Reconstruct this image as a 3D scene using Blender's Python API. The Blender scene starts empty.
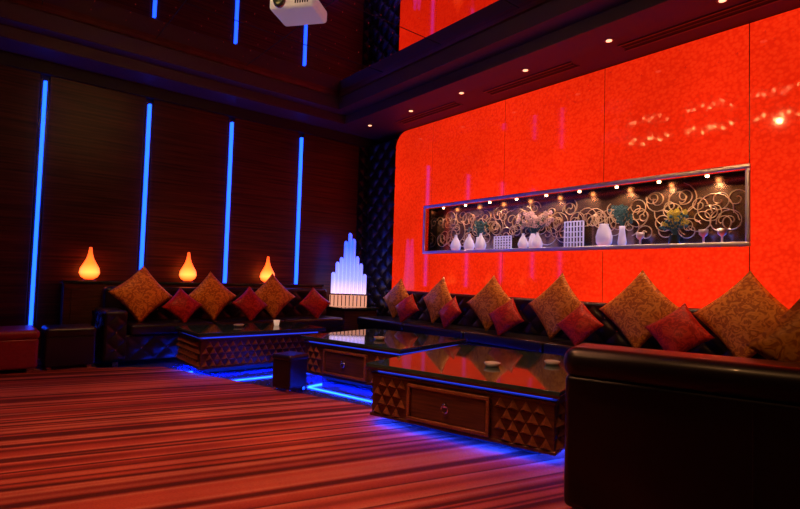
import bpy, bmesh, math, random
from mathutils import Vector, Matrix
random.seed(7)
S=bpy.context.scene
S.view_settings.view_transform='Standard'
COL=bpy.context.collection

# ---------------- materials ----------------
def newmat(name):
    m=bpy.data.materials.new(name); m.use_nodes=True
    return m, m.node_tree, m.node_tree.nodes['Principled BSDF']
def pm(name,col,rough=.5,metal=0.,emit=None,es=0.,coat=0.,noise=0.,nscale=20.,spec=.5,trans=0.):
    m,nt,b=newmat(name)
    b.inputs['Base Color'].default_value=(*col,1)
    b.inputs['Roughness'].default_value=rough
    b.inputs['Metallic'].default_value=metal
    b.inputs['Specular IOR Level'].default_value=spec
    b.inputs['Coat Weight'].default_value=coat
    b.inputs['Coat Roughness'].default_value=.05
    b.inputs['Transmission Weight'].default_value=trans
    if emit:
        b.inputs['Emission Color'].default_value=(*emit,1)
        b.inputs['Emission Strength'].default_value=es
    if noise>0:
        tc=nt.nodes.new('ShaderNodeTexCoord'); n=nt.nodes.new('ShaderNodeTexNoise')
        n.inputs['Scale'].default_value=nscale
        mx=nt.nodes.new('ShaderNodeMix'); mx.data_type='RGBA'
        nt.links.new(tc.outputs['Object'],n.inputs['Vector'])
        nt.links.new(n.outputs['Fac'],mx.inputs[0])
        mx.inputs[6].default_value=(*[c*(1-noise) for c in col],1)
        mx.inputs[7].default_value=(*[min(1,c*(1+noise)) for c in col],1)
        nt.links.new(mx.outputs[2],b.inputs['Base Color'])
    return m

def ramp(nt,stops):
    r=nt.nodes.new('ShaderNodeValToRGB')
    e=r.color_ramp.elements
    while len(e)<len(stops): e.new(.5)
    for i,(p,c) in enumerate(stops):
        e[i].position=p; e[i].color=(*c,1)
    return r

def mat_wood(name,c1,c2,scale,rough,spec=.5):
    m,nt,b=newmat(name)
    tc=nt.nodes.new('ShaderNodeTexCoord'); mp=nt.nodes.new('ShaderNodeMapping')
    mp.inputs['Scale'].default_value=scale
    n=nt.nodes.new('ShaderNodeTexNoise'); n.inputs['Scale'].default_value=1; n.inputs['Detail'].default_value=6
    r=ramp(nt,[(.3,c1),(.7,c2)])
    nt.links.new(tc.outputs['Object'],mp.inputs[0]); nt.links.new(mp.outputs[0],n.inputs['Vector'])
    nt.links.new(n.outputs['Fac'],r.inputs[0]); nt.links.new(r.outputs[0],b.inputs['Base Color'])
    b.inputs['Roughness'].default_value=rough; b.inputs['Specular IOR Level'].default_value=spec
    return m
M_wall=mat_wood('veneer_wall',(.020,.005,.003),(.12,.026,.011),(3,1.2,45),.38,.3)
M_wood=mat_wood('dark_lacquer_wood',(.04,.014,.008),(.13,.045,.022),(4,4,60),.28)
M_carv=mat_wood('carved_mahogany',(.14,.042,.018),(.32,.10,.04),(8,8,40),.28)
M_frame=mat_wood('mahogany',(.06,.009,.007),(.15,.03,.02),(6,6,30),.3)
M_black=pm('black_leather',(.010,.006,.007),.34,noise=.3,nscale=60,coat=.1)
M_darkpaint=pm('dark_paint',(.016,.011,.014),.6,noise=.2,nscale=3)
M_soffit=pm('soffit_paint',(.075,.04,.07),.55,noise=.1,nscale=2)
M_redleather=pm('red_leather',(.30,.025,.02),.35,noise=.3,nscale=30)
M_chrome=pm('chrome',(.8,.8,.82),.15,1)
M_frameS=pm('niche_frame_steel',(.85,.80,.84),.35,1)
M_steel=pm('brushed_trim',(.16,.13,.15),.3,1)
M_mirror=pm('smoked_mirror',(.72,.52,.62),.012,1)
M_blackmirror=pm('black_mirror',(.14,.11,.12),.08,1)
M_nicheback=pm('bronze_mirror',(.32,.17,.10),.2,.85,noise=.5,nscale=9)
M_blue=pm('blue_led',(.0,.0,.0),.5,emit=(.006,.055,1.0),es=6)
M_gap=pm('blue_led_dim',(.0,.0,.0),.5,emit=(.03,.06,1.0),es=.9)
M_blue2=pm('blue_led_table',(.0,.0,.0),.5,emit=(.003,.03,1.0),es=105)
M_bulb=pm('warm_bulb',(1,.8,.5),.4,emit=(1,.55,.18),es=400)
M_spot=pm('spot_lens',(1,.8,.6),.4,emit=(1,.42,.22),es=2.2)
M_nspot=pm('niche_spot_lens',(1,.8,.6),.4,emit=(1,.5,.22),es=14)
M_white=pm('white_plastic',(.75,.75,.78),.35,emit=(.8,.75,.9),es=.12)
M_vent=pm('vent_black',(.004,.004,.004),.7)
M_ceramic=pm('white_ceramic',(.8,.78,.9),.15,emit=(.5,.45,1),es=.25)  # violet self-glow stands in for the light falling on the niche pieces
M_leaf=pm('dark_leaf',(.03,.12,.16),.5,noise=.4)
M_petal=pm('petal',(.8,.55,.62),.5)
M_yflower=pm('yellow_petal',(.6,.5,.06),.5)
M_swirl=pm('swirl_metal',(1,.74,.5),.35,1)
M_glint=pm('mirror_glint',(.1,0,0),.5,emit=(1,.05,.04),es=.35)  # dim red glow painted in for reflected studs, not a lamp
M_glassdark=pm('glossy_glass_top',(.025,.05,.045),.05,noise=.8,nscale=6,spec=.6)
M_stud=pm('stud',(.6,.5,.55),.2,1)
M_tile=pm('polished_floor',(.03,.04,.13),.08,spec=.5)

def mat_carpet():
    m,nt,b=newmat('striped_carpet')
    tc=nt.nodes.new('ShaderNodeTexCoord'); mp0=nt.nodes.new('ShaderNodeMapping'); mp0.inputs['Rotation'].default_value=(0,0,math.radians(14))
    mp=nt.nodes.new('ShaderNodeMapping'); mp.inputs['Scale'].default_value=(1,.008,.0)
    nt.links.new(tc.outputs['Object'],mp0.inputs[0]); nt.links.new(mp0.outputs[0],mp.inputs[0])
    n=nt.nodes.new('ShaderNodeTexNoise'); n.inputs['Scale'].default_value=2.2; n.inputs['Detail'].default_value=2; n.inputs['Roughness'].default_value=.55
    nt.links.new(mp.outputs[0],n.inputs['Vector'])
    D=(.13,.024,.014); R1=(.60,.11,.055); R2=(.68,.22,.12); R0=(.36,.05,.028)
    st=[(.30,R0),(.34,D),(.37,R1),(.41,R2),(.425,D),(.44,R0),(.465,R1),(.48,R2),(.50,R0),(.51,D),(.53,D),(.545,R1),(.56,R0),(.58,D),(.60,R1),(.63,R2),(.65,R0),(.68,D),(.72,R1)]
    r=ramp(nt,st)
    r.color_ramp.interpolation='LINEAR'
    nt.links.new(n.outputs['Fac'],r.inputs[0])
    n2=nt.nodes.new('ShaderNodeTexNoise'); n2.inputs['Scale'].default_value=140
    nt.links.new(tc.outputs['Object'],n2.inputs['Vector'])
    mx=nt.nodes.new('ShaderNodeMix'); mx.data_type='RGBA'; mx.blend_type='MULTIPLY'; mx.inputs[0].default_value=.5
    nt.links.new(r.outputs[0],mx.inputs[6]); nt.links.new(n2.outputs['Fac'],mx.inputs[7])
    n3=nt.nodes.new('ShaderNodeTexNoise'); n3.inputs['Scale'].default_value=1.3; n3.inputs['Detail'].default_value=3
    nt.links.new(tc.outputs['Object'],n3.inputs['Vector'])
    mr=nt.nodes.new('ShaderNodeMapRange'); mr.inputs[1].default_value=.3; mr.inputs[2].default_value=.7; mr.inputs[3].default_value=.7; mr.inputs[4].default_value=1.15
    nt.links.new(n3.outputs['Fac'],mr.inputs[0])
    mx2=nt.nodes.new('ShaderNodeMix'); mx2.data_type='RGBA'; mx2.blend_type='MULTIPLY'; mx2.inputs[0].default_value=1
    nt.links.new(mx.outputs[2],mx2.inputs[6]); nt.links.new(mr.outputs[0],mx2.inputs[7])
    nt.links.new(mx2.outputs[2],b.inputs['Base Color'])
    bp=nt.nodes.new('ShaderNodeBump'); bp.inputs['Strength'].default_value=.4; bp.inputs['Distance'].default_value=.01
    nt.links.new(n2.outputs['Fac'],bp.inputs['Height']); nt.links.new(bp.outputs[0],b.inputs['Normal'])
    b.inputs['Roughness'].default_value=.95; b.inputs['Specular IOR Level'].default_value=.1
    return m
M_carpet=mat_carpet()

def mat_red():
    m,nt,b=newmat('backlit_red_glass')
    tc=nt.nodes.new('ShaderNodeTexCoord')
    v=nt.nodes.new('ShaderNodeTexVoronoi'); v.inputs['Scale'].default_value=30
    nt.links.new(tc.outputs['Object'],v.inputs['Vector'])
    r=ramp(nt,[(0,(1,.034,.005)),(.4,(1,.024,.003)),(.75,(.86,.016,.002))])
    nt.links.new(v.outputs['Distance'],r.inputs[0])
    n=nt.nodes.new('ShaderNodeTexNoise'); n.inputs['Scale'].default_value=.45
    nt.links.new(tc.outputs['Object'],n.inputs['Vector'])
    mr=nt.nodes.new('ShaderNodeMapRange'); mr.inputs[1].default_value=.3; mr.inputs[2].default_value=.7; mr.inputs[3].default_value=.66; mr.inputs[4].default_value=1.1
    nt.links.new(n.outputs['Fac'],mr.inputs[0])
    nt.links.new(r.outputs[0],b.inputs['Emission Color']); nt.links.new(mr.outputs[0],b.inputs['Emission Strength'])
    b.inputs['Base Color'].default_value=(.10,.003,.001,1); b.inputs['Roughness'].default_value=.05
    b.inputs['Specular IOR Level'].default_value=.26
    return m
M_red=mat_red()

def mat_brocade(name,c1,c2,c3):
    m,nt,b=newmat(name)
    tc=nt.nodes.new('ShaderNodeTexCoord')
    v=nt.nodes.new('ShaderNodeTexNoise'); v.inputs['Scale'].default_value=16; v.inputs['Distortion'].default_value=2.5; v.inputs['Detail'].default_value=1
    nt.links.new(tc.outputs['Object'],v.inputs['Vector'])
    r=ramp(nt,[(.42,c1),(.5,c2),(.6,c3)])
    nt.links.new(v.outputs['Fac'],r.inputs[0]); nt.links.new(r.outputs[0],b.inputs['Base Color'])
    bp=nt.nodes.new('ShaderNodeBump'); bp.inputs['Strength'].default_value=.3; bp.inputs['Distance'].default_value=.01
    nt.links.new(v.outputs['Fac'],bp.inputs['Height']); nt.links.new(bp.outputs[0],b.inputs['Normal'])
    b.inputs['Roughness'].default_value=.42; b.inputs['Specular IOR Level'].default_value=.25
    return m
M_gold=mat_brocade('gold_brocade',(.48,.125,.012),(.70,.23,.022),(.85,.34,.045))
M_redp=mat_brocade('red_satin',(.32,.010,.005),(.48,.018,.008),(.58,.035,.012))

def mat_lamp():
    m,nt,b=newmat('amber_glass_glow')
    tc=nt.nodes.new('ShaderNodeTexCoord'); sp=nt.nodes.new('ShaderNodeSeparateXYZ')
    nt.links.new(tc.outputs['Generated'],sp.inputs[0])
    r=ramp(nt,[(0,(1,.06,.004)),(.22,(1,.20,.03)),(.5,(1,.09,.006)),(1,(.35,.025,.002))])
    nt.links.new(sp.outputs['Z'],r.inputs[0])
    lw=nt.nodes.new('ShaderNodeLayerWeight'); lw.inputs[0].default_value=.4
    mx=nt.nodes.new('ShaderNodeMix'); mx.data_type='RGBA'; mx.inputs[7].default_value=(.4,.03,.002,1)
    nt.links.new(lw.outputs['Facing'],mx.inputs[0]); nt.links.new(r.outputs[0],mx.inputs[6])
    nt.links.new(mx.outputs[2],b.inputs['Emission Color'])
    b.inputs['Emission Strength'].default_value=4.6
    b.inputs['Base Color'].default_value=(.3,.08,.02,1)
    return m
M_lamp=mat_lamp()
def mat_tube():
    m,nt,b=newmat('crystal_tube_glow')
    tc=nt.nodes.new('ShaderNodeTexCoord'); sp=nt.nodes.new('ShaderNodeSeparateXYZ')
    nt.links.new(tc.outputs['Object'],sp.inputs[0])
    r=ramp(nt,[(0,(.4,.26,.36)),(.25,(.14,.15,.7)),(.8,(.015,.06,1))])
    nt.links.new(sp.outputs['Z'],r.inputs[0]); nt.links.new(r.outputs[0],b.inputs['Emission Color'])
    b.inputs['Emission Strength'].default_value=3; b.inputs['Base Color'].default_value=(.3,.3,.5,1)
    return m
M_tube=mat_tube()
M_basegl=pm('lamp_base_glow',(.5,.3,.25),.4,emit=(1,.4,.25),es=.8,noise=.5,nscale=30)

# ---------------- geometry helpers ----------------
def link(o,parent=None):
    COL.objects.link(o)
    if parent: o.parent=parent
    return o
def empty(name,loc=(0,0,0),rot=0):
    o=bpy.data.objects.new(name,None); o.empty_display_size=.1
    o.location=loc; o.rotation_euler=(0,0,math.radians(rot)); COL.objects.link(o); return o
def mesh(name,verts,faces,mat,parent=None,smooth=False):
    me=bpy.data.meshes.new(name); me.from_pydata([tuple(v) for v in verts],[],faces); me.update()
    me.materials.append(mat)
    if smooth:
        for p in me.polygons: p.use_smooth=True
    o=bpy.data.objects.new(name,me); return link(o,parent)
def box(name,a,b,mat,parent=None,bev=0.,seg=2):
    bm=bmesh.new(); bmesh.ops.create_cube(bm,size=1)
    for v in bm.verts:
        v.co=Vector([(a[i]+b[i])/2+v.co[i]*(b[i]-a[i]) for i in range(3)])
    if bev>0:
        bmesh.ops.bevel(bm,geom=bm.edges[:],offset=bev,segments=seg,affect='EDGES',profile=.5)
    me=bpy.data.meshes.new(name); bm.to_mesh(me); bm.free(); me.materials.append(mat)
    if bev>0:
        for p in me.polygons: p.use_smooth=True
    o=bpy.data.objects.new(name,me); link(o,parent)
    if bev>0:
        md=o.modifiers.new('wn','WEIGHTED_NORMAL'); md.keep_sharp=False
    return o
def lathe(name,prof,loc,mat,parent=None,n=28):
    vs=[];fs=[]
    for (r,z) in prof:
        for i in range(n):
            a=2*math.pi*i/n; vs.append((r*math.cos(a),r*math.sin(a),z))
    for j in range(len(prof)-1):
        for i in range(n):
            fs.append((j*n+i,j*n+(i+1)%n,(j+1)*n+(i+1)%n,(j+1)*n+i))
    fs.append(tuple(range(n))[::-1]); fs.append(tuple((len(prof)-1)*n+i for i in range(n)))
    o=mesh(name,vs,fs,mat,parent,True); o.location=loc; return o
def multi_ico(name,items,mat,parent=None,sub=1):
    bm=bmesh.new()
    for (p,r) in items:
        bmesh.ops.create_icosphere(bm,subdivisions=sub,radius=r,matrix=Matrix.Translation(p))
    me=bpy.data.meshes.new(name); bm.to_mesh(me); bm.free(); me.materials.append(mat)
    for p in me.polygons: p.use_smooth=True
    o=bpy.data.objects.new(name,me); return link(o,parent)
def tuft(name,o,u,v,n,w,h,cell,amp,mat,parent=None,studs=True,res=8):
    o=Vector(o);u=Vector(u);v=Vector(v);n=Vector(n)
    nu=max(1,round(w/cell)); nv=max(1,round(h/cell)); NU=nu*res; NV=nv*res
    vs=[];fs=[]
    for j in range(NV+1):
        for i in range(NU+1):
            a=i/res; b=j/res
            s=abs(math.sin(math.pi*(a+b)/2)*math.sin(math.pi*(a-b)/2))
            hgt=amp*(s**.45)
            vs.append(o+u*(w*i/NU)+v*(h*j/NV)+n*hgt)
    for j in range(NV):
        for i in range(NU):
            k=j*(NU+1)+i; fs.append((k,k+1,k+NU+2,k+NU+1))
    ob=mesh(name,vs,fs,mat,parent,True)
    if studs:
        it=[]
        for j in range(nv+1):
            for i in range(nu+1):
                if (i+j)%2==0 and 0<i<nu and 0<j<nv:
                    it.append((o+u*(w*i/nu)+v*(h*j/nv)+n*.006,.013))
        if it: multi_ico(name+'_buttons',it,M_stud,parent)
    return ob
def carve(name,o,u,v,n,w,h,nu,nv,depth,mat,parent=None,skip=None):
    """carved relief: rows of pointed scallops"""
    o=Vector(o);u=Vector(u);v=Vector(v);n=Vector(n); vs=[];fs=[]
    cw=w/nu; ch=h/nv
    for j in range(nv):
        off=.5 if j%2 else 0
        for i in range(nu):
            x0=(i+off)*cw
            if x0+cw>w+1e-6: continue
            z0=j*ch
            if skip and x0+cw>skip[0] and x0<skip[1] and z0+ch>skip[2] and z0<skip[3]: continue
            k=len(vs)
            gg=.04*cw
            p=[(x0+gg,z0),(x0+cw-gg,z0),(x0+cw*.5,z0+ch*.97)]
            for (a,b) in p: vs.append(o+u*a+v*b)
            vs.append(o+u*(x0+cw*.5)+v*(z0+ch*.3)+n*depth)
            fs+= [(k,k+1,k+3),(k+1,k+2,k+3),(k+2,k,k+3)]
    return mesh(name,vs,fs,mat,parent)
def pillow(name,loc,size,yaw,lean,roll,mat,thick=.085):
    N=18; vs=[];fs=[]
    for side in (1,-1):
        for j in range(N+1):
            for i in range(N+1):
                x=-1+2*i/N; y=-1+2*j/N
                px=x*(1-.09*(1-y*y)); py=y*(1-.09*(1-x*x))
                t=(max(0,1-x*x)**.55)*(max(0,1-y*y)**.55)*thick
                t*=1+.06*math.sin(5*x+3*y)
                vs.append((px*size/2,-side*t,py*size/2))
    M=(N+1)**2
    for s in (0,1):
        for j in range(N):
            for i in range(N):
                k=s*M+j*(N+1)+i
                f=(k,k+1,k+N+2,k+N+1); fs.append(f if s==0 else f[::-1])
    o=mesh(name,vs,fs,mat,None,True)
    bm=bmesh.new(); bm.from_mesh(o.data); bmesh.ops.remove_doubles(bm,verts=bm.verts[:],dist=1e-5); bm.to_mesh(o.data); bm.free()
    R=Matrix.Rotation(math.radians(yaw),4,'Z')@Matrix.Rotation(math.radians(-lean),4,'X')@Matrix.Rotation(math.radians(roll),4,'Y')
    o.matrix_world=Matrix.Translation(loc)@R
    return o
def light(name,kind,loc,energy,col,parent=None,size=.1,target=None,angle=60,blend=.6):
    l=bpy.data.lights.new(name,kind); l.energy=energy; l.color=col
    if kind=='SPOT':
        l.spot_size=math.radians(angle); l.spot_blend=blend; l.shadow_soft_size=size
    elif kind=='POINT': l.shadow_soft_size=size
    else: l.size=size
    o=bpy.data.objects.new(name,l); o.location=loc
    if target is not None:
        o.rotation_euler=(Vector(target)-Vector(loc)).to_track_quat('-Z','Y').to_euler()
    return link(o,parent)

# ---------------- room ----------------
A=7.8; B=5.6; ZC=3.72; H=4.1; XR=3.2; YN=-3.2
box('floor',(-A-.1,YN-.1,-.1),(XR+.1,6.1,0),M_tile)
cp=[(-7.70,YN+.02),(XR-.02,YN+.02),(XR-.02,4.55),(-1.0,3.50),(-3.5,2.72),(-6.4,1.72),(-6.66,1.10),(-7.70,.76)]
mesh('striped_carpet',[(x,y,.002) for x,y in cp]+[(x,y,.018) for x,y in cp],
     [tuple(range(8,16))]+[(i,(i+1)%8,8+(i+1)%8,8+i) for i in range(8)],M_carpet)
wl=empty('wall_left')
box('backing',(-A-.1,YN,0),(-A,6.0,4.2),M_darkpaint,wl)
stripsY=[-.68,.53,1.74,2.92,4.13]
edges=[YN]+stripsY+[5.38]
for i in range(len(edges)-1):
    y0=edges[i]+(.05 if i else 0); y1=edges[i+1]-.05
    box('panel_%d'%i,(-A,y0,.12),(-A+.05,y1,3.56),M_wall,wl,.008)
for i,y in enumerate(stripsY):
    box('led_strip_%d'%i,(-A+.02,y-.018,.42),(-A+.085,y+.018,3.47),M_blue,wl)
    for s in (-1,1):
        box('led_trim_%d_%d'%(i,s),(-A,y+s*.034-.008,.12),(-A+.052,y+s*.034+.008,3.5),M_steel,wl)
box('trim_left_crown',(-A-.0,YN,3.56),(-A+.09,B,ZC),M_darkpaint)
box('baseboard_left',(-A,YN,0),(-A+.06,5.3,.12),M_darkpaint)
tc_=empty('tufted_wall_panel')
tuft('panel_back',(-A+.02,B,.0),(1,0,0),(0,0,1),(0,-1,0),.80,3.56,.16,.05,M_black,tc_)
tuft('panel_side',(-A+.01,5.38,.0),(0,1,0),(0,0,1),(1,0,0),.22,3.56,.11,.03,M_black,tc_)
box('backing',(-A,B,0),(-7.0,B+.12,3.6),M_darkpaint,tc_)
box('wall_back',(-A,5.95,0),(XR,6.05,4.2),M_darkpaint)
box('wall_right',(XR,YN,0),(XR+.1,6.0,4.2),M_darkpaint)
box('wall_front',(-A,YN-.1,0),(XR,YN,4.2),M_darkpaint)
NX0,NX1,NZ0,NZ1=-6.15,-1.64,1.58,2.285
rw=empty('backlit_red_wall')
seams=[-7.0,-6.04,-4.56,-3.08,-1.61,-.13,1.35,2.83,XR]
RT=ZC
def redpiece(i,x0,x1,z0,z1):
    if x1-x0<.005: return
    box('glass_%s'%i,(x0,B,z0),(x1,B+.06,z1),M_red,rw)
g=.005
for i in range(len(seams)-1):
    x0,x1=seams[i]+g,seams[i+1]-g
    if i==0:
        R=.28; arc=[]
        for k in range(9):
            a=math.pi/2+k*math.pi/16
            arc.append((x0+R+R*math.cos(a),RT-.03-R+R*math.sin(a)))
        xl=NX0
        ptsL=[(x0,.5),(xl,.5),(xl,RT-.03)]+arc
        n=len(ptsL)
        mesh('glass_corner',[(p[0],B,p[1]) for p in ptsL]+[(p[0],B+.06,p[1]) for p in ptsL],
             [tuple(range(n)),tuple(range(n,2*n))[::-1]]+[(k,n+k,n+(k+1)%n,(k+1)%n) for k in range(n)],M_red,rw)
        redpiece('0b',xl,x1,.5,NZ0); redpiece('0t',xl,x1,NZ1,RT-.03)
    else:
        if x0>=NX1-.04:
            redpiece('%d'%i,x0,x1,.5,RT-.03)
        else:
            redpiece('%db'%i,x0,x1,.5,NZ0); redpiece('%dt'%i,x0,x1,NZ1,RT-.03)
    if i>0:
        z_=(.5,NZ0-.05) if seams[i]<NX1 else (.5,RT-.03)
        box('joint_%da'%i,(seams[i]-g,B+.006,z_[0]),(seams[i]+g,B+.06,z_[1]),M_frame,rw)
        if seams[i]<NX1: box('joint_%db'%i,(seams[i]-g,B+.006,NZ1+.05),(seams[i]+g,B+.06,RT-.03),M_frame,rw)
redpiece('n',NX1,-1.615,NZ0,NZ1)
box('seam_backing',(-7.0,B+.062,.4),(NX0,B+.1,ZC),M_vent,rw)
box('seam_backing_low',(NX0,B+.062,.4),(NX1,B+.1,NZ0),M_vent,rw)
box('seam_backing_top',(NX0,B+.062,NZ1),(NX1,B+.1,ZC),M_vent,rw)
box('seam_backing_right',(NX1,B+.062,.4),(XR,B+.1,ZC),M_vent,rw)

# niche
ni=empty('display_niche')
box('back_mirror',(NX0-.02,5.86,NZ0-.02),(NX1+.02,5.9,NZ1+.02),M_nicheback,ni)
box('shelf',(NX0-.02,B+.0,NZ0-.03),(NX1+.02,5.88,NZ0),M_blackmirror,ni)
box('head',(NX0-.02,B+.0,NZ1),(NX1+.02,5.88,NZ1+.03),M_blackmirror,ni)
box('side_l',(NX0-.03,B,NZ0-.03),(NX0,5.88,NZ1+.03),M_blackmirror,ni)
box('side_r',(NX1,B,NZ0-.03),(NX1+.03,5.88,NZ1+.03),M_blackmirror,ni)
fw=.045
box('frame_top',(NX0-fw,B-.03,NZ1-.005),(NX1+fw,B+.0,NZ1+fw),M_frameS,ni,.012)
box('frame_bot',(NX0-fw,B-.03,NZ0-fw),(NX1+fw,B+.0,NZ0+.005),M_frameS,ni,.012)
box('frame_l',(NX0-fw,B-.03,NZ0),(NX0,B,NZ1),M_frameS,ni,.012)
box('frame_r',(NX1,B-.03,NZ0),(NX1+fw,B,NZ1),M_frameS,ni,.012)
box('led_low',(NX0+.05,5.83,NZ0+.002),(NX1-.05,5.85,NZ0+.014),pm('niche_led',(0,0,0),.5,emit=(.04,.14,1),es=9),ni)
cu=bpy.data.curves.new('swirls','CURVE'); cu.dimensions='3D'; cu.bevel_depth=.0045; cu.bevel_resolution=1
def spiral(cx,cz,r,turn,start,sgn):
    pts=[]
    for k in range(26):
        t=k/25; a=start+sgn*t*turn*2*math.pi; rr=r*(1-t)**.8+.012
        pts.append((cx+rr*math.cos(a),5.85,cz+rr*math.sin(a)))
    sp=cu.splines.new('POLY'); sp.points.add(len(pts)-1)
    for p,q in zip(sp.points,pts): p.co=(*q,1)
x=NX0+.12
while x<NX1-.12:
    r=random.uniform(.09,.19); cz=random.uniform(NZ0+r+.02,NZ1-r-.02)
    spiral(x,cz,r,random.uniform(1.3,2.0),random.uniform(0,6.28),random.choice((-1,1)))
    r2=random.uniform(.06,.11); spiral(x+random.uniform(-.05,.1),min(NZ1-r2-.02,max(NZ0+r2+.02,NZ0+NZ1-cz)),r2,1.4,random.uniform(0,6.28),random.choice((-1,1)))
    x+=random.uniform(.07,.12)
so=bpy.data.objects.new('swirls',cu); cu.materials.append(M_swirl); link(so,ni)
for i in range(9):
    xx=NX0+.3+i*.48
    lathe('niche_spot_%d'%i,[(.016,0),(.02,.02)],(xx,5.7,NZ1-.02),M_nspot,ni,12)
    light('niche_light_%d'%i,'SPOT',(xx,5.66,NZ1-.03),9,(1,.6,.36),ni,.02,(xx,5.84,NZ0+.1),130)
vprof=[(.05,0),(.075,.03),(.085,.08),(.06,.15),(.025,.21),(.018,.24),(.022,.25)]
VX=[-5.55,-5.27,-5.04,-4.28,-4.05]
for i,X in enumerate(VX):
    s=1.0 if i<3 else .85
    v=empty('white_vase',(X,5.69,NZ0))
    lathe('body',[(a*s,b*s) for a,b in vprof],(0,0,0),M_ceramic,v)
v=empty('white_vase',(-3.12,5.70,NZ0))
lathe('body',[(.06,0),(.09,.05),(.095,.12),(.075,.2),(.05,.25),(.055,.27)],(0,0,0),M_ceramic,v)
def bouquet(name,X,spread,hgt,pm_,n,base=.2,leaf=True,r=.018):
    e=empty(name,(X,5.76,NZ0)); it=[];lf=[]
    cu=bpy.data.curves.new('stems','CURVE'); cu.dimensions='3D'; cu.bevel_depth=.003
    for k in range(n):
        a=random.uniform(0,6.28); q=random.random()
        p=Vector((spread*q*math.cos(a),.06*q*math.sin(a),base+hgt*random.uniform(.35,1)))
        for d in range(5):
            an=d*1.257; it.append((p+Vector((r*.9*math.cos(an),0,r*.9*math.sin(an))),r*.62))
        if leaf: lf.append((p+Vector((random.uniform(-.05,.05),0,-.04)),.02))
        sp=cu.splines.new('POLY'); sp.points.add(2)
        for s_,c in zip(sp.points,((0,0,base*.9),(p.x*.4,p.y*.4,(base+p.z)/2),tuple(p))): s_.co=(*c,1)
    multi_ico('blossoms',it,pm_,e)
    if lf: multi_ico('leaves',lf,M_leaf,e)
    o=bpy.data.objects.new('stems',cu); cu.materials.append(M_leaf); link(o,e)
    return e
b1=bouquet('flower_arrangement',-4.17,.30,.30,M_petal,60,r=.022,leaf=False)
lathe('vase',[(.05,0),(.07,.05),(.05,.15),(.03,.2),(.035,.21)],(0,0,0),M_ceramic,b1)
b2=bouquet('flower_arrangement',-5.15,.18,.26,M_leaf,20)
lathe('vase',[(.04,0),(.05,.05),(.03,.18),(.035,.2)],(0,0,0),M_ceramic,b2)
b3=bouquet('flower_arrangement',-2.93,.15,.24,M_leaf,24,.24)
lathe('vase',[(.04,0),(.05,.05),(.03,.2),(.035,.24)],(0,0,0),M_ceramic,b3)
b4=bouquet('flower_arrangement',-2.35,.14,.28,M_yflower,34,.1)
lathe('vase',[(.05,0),(.06,.06),(.05,.1),(.055,.11)],(0,0,0),M_glassdark,b4)
for X,w,hh in ((-4.68,.3,.2),(-3.55,.26,.34)):
    e=empty('lattice_candle_box',(X,5.76,NZ0))
    for i in range(7):
        xx=-w/2+w*i/6; box('bar_v%d'%i,(xx-.006,-.02,0),(xx+.006,.0,hh),M_ceramic,e)
    for i in range(6):
        zz=.006+(hh-.012)*i/5; box('bar_h%d'%i,(-w/2,-.02,zz-.006),(w/2,.0,zz+.006),M_ceramic,e)
    box('back',(-w/2,.0,0),(w/2,.02,hh),M_blackmirror,e)
for X in (-2.7,-2.05,-1.88):
    e=empty('glass_candle_holder',(X,5.72,NZ0))
    lathe('stem',[(.04,0),(.01,.02),(.01,.07),(.04,.1),(.045,.15)],(0,0,0),M_frameS,e,16)

# ---------------- ceiling ----------------
ce=empty('ceiling')
box('soffit_left',(-A,YN,ZC),(-7.25,B+.35,4.3),M_soffit,ce)
box('soffit_back',(-7.25,4.68,ZC),(XR,B+.35,4.3),M_soffit,ce)
box('step_left',(-7.25,YN,3.86),(-7.04,4.68,4.3),M_soffit,ce)
box('step_back',(-7.04,4.42,3.86),(XR,4.68,4.3),M_soffit,ce)
box('mirror_panel',(-7.04,YN,H),(XR,4.42,H+.06),M_mirror,ce)
box('slab',(-A-.1,YN-.1,4.3),(XR+.1,6.1,4.4),M_darkpaint,ce)
box('trim_1',(-7.04,YN,4.05),(-7.0,4.42,H),M_frame)
box('trim_2',(-7.0,4.38,4.05),(XR,4.42,H),M_frame)
for i,xx in enumerate([-5.8,-4.6,-3.4,-2.2,-1.0,.2,1.4]):
    box('seam_x%d'%i,(xx-.004,YN,H-.003),(xx+.004,4.36,H),M_vent,ce)
for i,yy in enumerate([-2,-.8,.4,1.6,2.8]):
    box('seam_y%d'%i,(-6.97,yy-.004,H-.003),(XR,yy+.004,H),M_vent,ce)
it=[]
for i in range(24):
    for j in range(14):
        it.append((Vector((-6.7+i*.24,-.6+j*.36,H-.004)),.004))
multi_ico('mirror_glints',it,M_glint,ce)  # emissive dots standing in for stud reflections in the mirror
for k,(x0,x1) in enumerate(((-6.5,-5.2),(-4.6,-3.3),(-2.7,-1.3))):
    e=empty('ceiling_vent')
    box('slot',(x0,5.22,ZC-.006),(x1,5.36,ZC),M_vent,e)
    box('lip_a',(x0-.02,5.20,ZC-.012),(x1+.02,5.22,ZC),M_steel,e)
    box('lip_b',(x0-.02,5.36,ZC-.012),(x1+.02,5.38,ZC),M_steel,e)
    box('blade',(x0,5.285,ZC-.01),(x1,5.295,ZC),M_steel,e)
def downlight(X,Y,Z,en,tgt,col=(1,.45,.3),ang=70,r=.04):
    e=empty('ceiling_spotlight',(X,Y,Z))  # soffit spots, plus added unseen ones on the mirror ceiling
    lathe('ring',[(r*.8,-.004),(r*1.3,-.004),(r*1.35,0)],(0,0,0),M_steel,e,20)
    lathe('lens',[(r*.1,-.012),(r*.75,-.01),(r*.78,-.004)],(0,0,0),M_spot,e,20)
    l=light('beam','SPOT',(0,0,-.03),en,col,e,.03,None,ang)
    l.rotation_euler=(Vector(tgt)-Vector((X,Y,Z))).to_track_quat('-Z','Y').to_euler()
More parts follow.
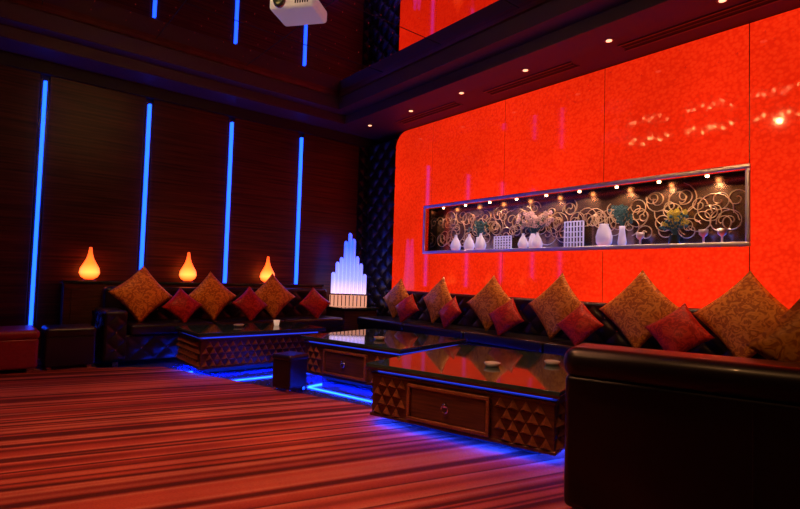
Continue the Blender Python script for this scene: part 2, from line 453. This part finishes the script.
for k in range(7):
    X=-7.0+k*1.07
    downlight(X,5.02,ZC,36,(X,4.9,0),(1,.46,.2),60)
for (x,y,en) in ((-4.8,1.1,115),(-3.7,1.6,185),(-2.4,1.5,185),(-3.0,.1,75)):
    downlight(x,y,H-.004,en,(x,y,0),(1,.34,.16),70)  # added out-of-view spots that brighten the carpet
downlight(-4.9,1.0,H-.004,120,(-7.1,2.5,.7),(1,.42,.16),50)  # added unseen spot to warm the left sofa cushions
downlight(-2.6,.6,H-.004,135,(-3.2,5.2,.8),(1,.45,.16),66)  # added unseen spot, front light for the banquette cushions
downlight(-1.6,-.2,H-.004,100,(-2.6,2.6,.2),(1,.42,.18),40)  # added unseen spot that lifts the table fronts
downlight(-.2,.9,H-.004,60,(-1.0,4.0,.9),(1,.45,.16),50)  # added unseen spot for the cushions on the right

# projector
pj=empty('ceiling_projector',(-4.62,2.38,3.76),38)
box('body',(-.24,-.19,0),(.24,.19,.14),M_white,pj,.035,4)
lathe('lens',[(.055,0),(.055,.05),(.04,.055)],(-.12,-.18,.07),M_glassdark,pj)
lathe('lens_ring',[(.065,0),(.065,.02),(.055,.025)],(-.12,-.18,.07),M_chrome,pj)
for c in pj.children:
    if c.name.startswith('lens'): c.rotation_euler=(math.pi/2,0,0)
for i in range(6): box('grille_%d'%i,(.04+i*.025,-.195,.04),(.052+i*.025,-.188,.10),M_vent,pj)
lathe('pole',[(.02,0),(.02,.20)],(0,0,.14),M_chrome,pj,16)
lathe('ceiling_plate',[(.08,0),(.08,.018)],(0,0,.32),M_white,pj,20)
for X in (-4.45,-3.4,-2.35):
    e=empty('branch_chandelier',(X,1.5,3.9))
    cu=bpy.data.curves.new('arms','CURVE'); cu.dimensions='3D'; cu.bevel_depth=.006
    bl=[]
    for k in range(7):
        x=-.33+k*.11; y=.07*math.sin(k*1.9); z=.045*math.sin(k*2.3)
        bl.append((Vector((x,y,z)),.010))
    sp=cu.splines.new('NURBS'); sp.points.add(len(bl)-1); sp.order_u=3; sp.use_endpoint_u=True
    for s_,(p,r) in zip(sp.points,bl): s_.co=(p.x,p.y,p.z+.03,1)
    o=bpy.data.objects.new('arms',cu); cu.materials.append(M_chrome); link(o,e)
    multi_ico('bulbs',bl,M_bulb,e)
    lathe('rod',[(.008,0),(.008,.16)],(0,0,.035),M_chrome,e,12)
    lathe('canopy',[(.06,0),(.06,.015)],(0,0,.185),M_chrome,e,20)

# ---------------- tables ----------------
def table(loc,rot,L,D,drawer=True):
    e=empty('carved_lounge_table',(loc[0],loc[1],.018),rot)
    T=.462
    box('plinth',(.14,.14,0),(L-.14,D-.14,.075),M_vent,e)
    for nm,a,b in (('f',(.04,.015,.058),(L-.04,.04,.068)),('b',(.04,D-.04,.058),(L-.04,D-.015,.068)),('l',(.015,.05,.058),(.04,D-.05,.068)),('r',(L-.04,.05,.058),(L-.015,D-.05,.068))):
        box('under_led_'+nm,a,b,M_blue2,e)
    box('body',(0,0,.068),(L,D,.39),M_wood,e,.006)
    box('rail_bottom',(-.012,-.012,.062),(L+.012,.012,.086),M_wood,e,.005)
    box('rail_left',(-.012,.012,.062),(.012,D,.086),M_wood,e,.005)
    box('rail_right',(L-.012,.012,.062),(L+.012,D,.086),M_wood,e,.005)
    box('rail_top',(-.012,-.012,.37),(L+.012,D+.012,.395),M_wood,e,.005)
    box('gap_led',(.03,.03,.395),(L-.03,D-.03,.415),M_gap,e)
    box('top',(-.04,-.04,.415),(L+.04,D+.04,T),M_glassdark,e,.006)
    box('top_rim',(-.043,-.043,.42),(L+.043,D+.043,.435),M_steel,e)
    dw=min(.66,L*.46); c=L*.47
    nu=int(L/.085)
    carve('carving_front',(.01,-.001,.087),(1,0,0),(0,0,1),(0,-1,0),L-.02,.28,nu,4,.04,M_carv,e,
          (c-dw/2-.03,c+dw/2+.01,-1,1) if drawer else None)
    carve('carving_left',(-.001,D-.01,.087),(0,-1,0),(0,0,1),(-1,0,0),D-.02,.28,int(D/.085),4,.04,M_carv,e)
    carve('carving_right',(L+.001,.01,.087),(0,1,0),(0,0,1),(1,0,0),D-.02,.28,int(D/.085),4,.04,M_carv,e)
    if drawer:
        x0,x1=c-dw/2,c+dw/2
        box('drawer_panel',(x0+.03,-.02,.12),(x1-.03,0,.335),M_wood,e,.008)
        for nm,a,b in (('t',(x0,-.035,.33),(x1,0,.355)),('b',(x0,-.035,.095),(x1,0,.12)),('l',(x0,-.035,.12),(x0+.025,0,.33)),('r',(x1-.025,-.035,.12),(x1,0,.33))):
            box('drawer_frame_'+nm,a,b,M_carv,e,.005)
        kn=lathe('knob',[(.006,0),(.006,.02),(.02,.025),(.016,.035),(.004,.04)],(c,-.02,.25),M_chrome,e,16)
        kn.rotation_euler=(math.pi/2,0,0)
        bpy.ops.mesh.primitive_torus_add(major_radius=.026,minor_radius=.004,location=(0,0,0),rotation=(math.pi/2,0,0))
        t=bpy.context.object; t.name='ring_pull'; t.parent=e; t.location=(c,-.045,.225); t.data.materials.append(M_chrome)
    return e
table((-3.2,2.40),16,1.42,1.5)
table((-4.98,2.80),13,1.3,1.15)
table((-5.65,1.90),90,1.5,.8,False)
M_ash=pm('ashtray_glass',(.5,.5,.55),.1)
def ashtray(x,y,z=.482):
    e=empty('glass_ashtray',(x,y,z))
    lathe('bowl',[(.05,0),(.065,.03),(.055,.032),(.04,.012),(.001,.01)],(0,0,0),M_ash,e,20)
for p in ((-2.6,3.1),(-4.3,3.3),(-6.1,2.5),(-2.4,3.6)): ashtray(*p)
ca=empty('table_candle',(-6.1,3.0,.482))
lathe('cup',[(.03,0),(.04,.06),(.038,.065)],(0,0,0),pm('frosted',(.9,.8,.7),.4,emit=(1,.6,.4),es=.5),ca,16)

st=empty('square_leather_pouf',(-4.55,2.40,.018),16)
box('body',(-.12,-.12,.03),(.12,.12,.31),M_black,st,.015)
box('lid',(-.13,-.13,.30),(.13,.13,.355),M_black,st,.02)
for sx in (-.09,.09):
    for sy in (-.09,.09): box('foot',(sx-.015,sy-.015,0),(sx+.015,sy+.015,.035),M_chrome,st)

# ---------------- sofas ----------------
bs=empty('tufted_banquette_sofa')
X0,X1=-6.85,2.6
box('base',(X0,4.80,.03),(X1,5.50,.36),M_black,bs,.02)
box('backrest',(X0,5.34,.36),(X1,5.56,.93),M_black,bs,.05,4)
n=8; w=(X1-X0)/n
for i in range(n):
    box('seat_cushion_%d'%i,(X0+i*w+.004,4.76,.35),(X0+(i+1)*w-.004,5.36,.49),M_black,bs,.04,4)
tuft('back_tufting',(X0+.03,5.335,.5),(1,0,0),(0,0,1),(0,-1,0),X1-X0-.06,.40,.14,.03,M_black,bs)
tuft('front_tufting',(X0+.03,4.80,.05),(1,0,0),(0,0,1),(0,-1,0),X1-X0-.06,.28,.14,.02,M_black,bs)
for i in range(5):
    xx=X0+.1+i*(X1-X0-.2)/4; box('foot_%d'%i,(xx-.03,4.85,0),(xx+.03,4.91,.04),M_chrome,bs)
ls=empty('tufted_sofa')
box('base',(-7.42,1.22,.05),(-6.74,4.45,.36),M_black,ls,.02)
box('backrest',(-7.45,1.22,.3),(-7.24,4.45,.92),M_black,ls,.05,4)
for i in range(3):
    y0=1.42+i*1.01; box('seat_cushion_%d'%i,(-7.26,y0+.004,.35),(-6.70,y0+1.0,.49),M_black,ls,.04,4)
box('arm',(-7.45,1.15,.05),(-6.72,1.40,.66),M_black,ls,.05,4)
tuft('arm_tufting',(-7.42,1.152,.1),(1,0,0),(0,0,1),(0,-1,0),.68,.52,.11,.03,M_black,ls)
tuft('arm_front_tufting',(-6.722,1.18,.1),(0,1,0),(0,0,1),(1,0,0),.2,.5,.10,.02,M_black,ls)
tuft('back_tufting',(-7.238,1.42,.5),(0,1,0),(0,0,1),(1,0,0),3.0,.38,.14,.03,M_black,ls)
tuft('front_tufting',(-6.738,1.42,.07),(0,1,0),(0,0,1),(1,0,0),3.0,.27,.14,.02,M_black,ls)
for y in (1.3,4.3): box('foot',(-6.85,y-.03,0),(-6.79,y+.03,.055),M_chrome,ls)
cs=empty('console_ledge')
box('body',(-7.70,.82,0.0),(-7.475,4.5,.95),M_wood,cs,.01)
box('top',(-7.705,.80,.95),(-7.46,4.52,.985),M_glassdark,cs,.006)
for i in range(4): box('panel_%d'%i,(-7.478,.9+i*.9,.1),(-7.462,.9+i*.9+.8,.88),M_wood,cs,.004)
def amber_lamp(y):
    e=empty('teardrop_lamp',(-7.585,y,.985))
    lathe('base',[(.075,0),(.08,.012),(.05,.02)],(0,0,0),M_steel,e)
    lathe('shade',[(.05,.02),(.095,.05),(.118,.10),(.108,.16),(.075,.22),(.045,.28),(.028,.34),(.020,.40),(.016,.43)],(0,0,0),M_lamp,e,32)
for y in (1.1,2.32,3.54): amber_lamp(y)
ct=empty('corner_table')
box('body',(-7.68,4.62,0),(-6.98,5.28,.58),M_wood,ct,.01)
box('top',(-7.71,4.59,.58),(-6.95,5.31,.62),M_glassdark,ct,.008)
sl=empty('crystal_tube_lamp',(-7.33,4.92,.62),48)
box('base',(-.31,-.09,0),(.31,.09,.20),M_basegl,sl,.01)
for i in range(10): box('base_rib_%d'%i,(-.3+i*.065,-.1,.01),(-.285+i*.065,-.088,.19),M_chrome,sl)
box('collar',(-.32,-.1,.195),(.32,.1,.22),M_chrome,sl,.005)
hs=[.36,.54,.62,.90,1.04,.94,.64,.52,.34]
for i,hh in enumerate(hs):
    xx=-.272+i*.068
    for j,yy in enumerate((-.04,.04)):
        lathe('tube_%d_%d'%(i,j),[(.027,0),(.027,hh-.03),(.012,hh)],(xx,yy,.22),M_tube,sl,12)

# foreground sofa (back to the camera)
fs=empty('black_leather_sofa',(-1.43,2.25,.018),18)
L=2.3
box('base',(0.02,.02,.03),(L,.88,.40),M_black,fs,.02)
box('backrest',(0,0,.04),(L,.24,.68),M_black,fs,.03,4)
box('back_bolster',(-.015,-.02,.66),(L+.015,.29,.815),M_black,fs,.07,6)
box('arm',(0,.2,.05),(.22,.9,.60),M_black,fs,.05,5)
box('arm_far',(L-.22,.2,.05),(L,.9,.60),M_black,fs,.05,5)
for i in range(2): box('seat_cushion_%d'%i,(.225+i*.925,.25,.38),(.225+(i+1)*.92,.92,.50),M_black,fs,.04,4)
for xx in (.08,L-.08):
    for yy in (.08,.8): box('foot',(xx-.03,yy-.03,0),(xx+.03,yy+.03,.04),M_chrome,fs)
for i in range(1,3): box('back_seam_%d'%i,(i*L/3-.004,-.004,.08),(i*L/3+.004,.002,.65),M_black,fs,.002)

ot=empty('red_leather_ottoman',(-7.0,.18,.018))
box('base',(-.30,-.42,.04),(.30,.36,.36),M_redleather,ot,.03,4)
box('cushion',(-.31,-.43,.34),(.31,.37,.45),M_redleather,ot,.05,5)
for sx in (-.25,.25):
    for sy in (-.36,.3): box('foot',(sx-.03,sy-.03,0),(sx+.03,sy+.03,.045),M_chrome,ot)
dp=empty('dark_leather_pouf',(-6.95,.84,.018))
box('base',(-.22,-.24,.03),(.22,.24,.36),M_black,dp,.02)
box('cushion',(-.23,-.25,.34),(.23,.25,.46),M_black,dp,.04,4)
for sx in (-.17,.17):
    for sy in (-.19,.19): box('foot',(sx-.02,sy-.02,0),(sx+.02,sy+.02,.035),M_chrome,dp)

# ---------------- cushions ----------------
for X,s,r in ((-6.25,.48,45),(-5.32,.52,47),(-4.35,.54,43),(-3.37,.57,46),(-2.42,.60,43),(-1.50,.60,46)):
    pillow('gold_throw_pillow',(X,5.12,.48+s*.68),s,random.uniform(-6,6),14,r,M_gold)
for X,s,r in ((-4.9,.36,40),(-3.95,.38,50),(-2.97,.38,40),(-1.98,.42,50),(-1.0,.42,42),(-5.8,.36,48)):
    pillow('red_throw_pillow',(X,4.94,.48+s*.58),s,random.uniform(-10,10),26,r,M_redp)
for Y,s,r in ((1.60,.54,50),(2.48,.50,44),(3.38,.5,46)):
    pillow('gold_throw_pillow',(-7.02,Y,.48+s*.66),s,90+random.uniform(-8,8),14,r,M_gold)
for Y,s,r in ((2.05,.36,42),(2.96,.38,50),(4.0,.38,44)):
    pillow('red_throw_pillow',(-6.86,Y,.48+s*.6),s,90+random.uniform(-8,8),22,r,M_redp)
pillow('gold_throw_pillow',(-.56,3.10,.88),.52,40,10,44,M_gold)

# ---------------- world & camera ----------------
W=bpy.data.worlds.new('World'); S.world=W; W.use_nodes=True
W.node_tree.nodes['Background'].inputs[0].default_value=(.02,.01,.03,1)
W.node_tree.nodes['Background'].inputs[1].default_value=.2
cam=bpy.data.cameras.new('camera'); co=bpy.data.objects.new('camera',cam); COL.objects.link(co)
cam.lens=22.95; cam.sensor_width=36; cam.clip_start=.05
yaw=math.radians(50.5); pitch=math.radians(2.53); roll=math.radians(1.72)
R=Matrix.Rotation(yaw,4,'Z')@Matrix.Rotation(math.pi/2+pitch,4,'X')@Matrix.Rotation(roll,4,'Z')
co.matrix_world=Matrix.Translation((0,0,1.15))@R
S.camera=co
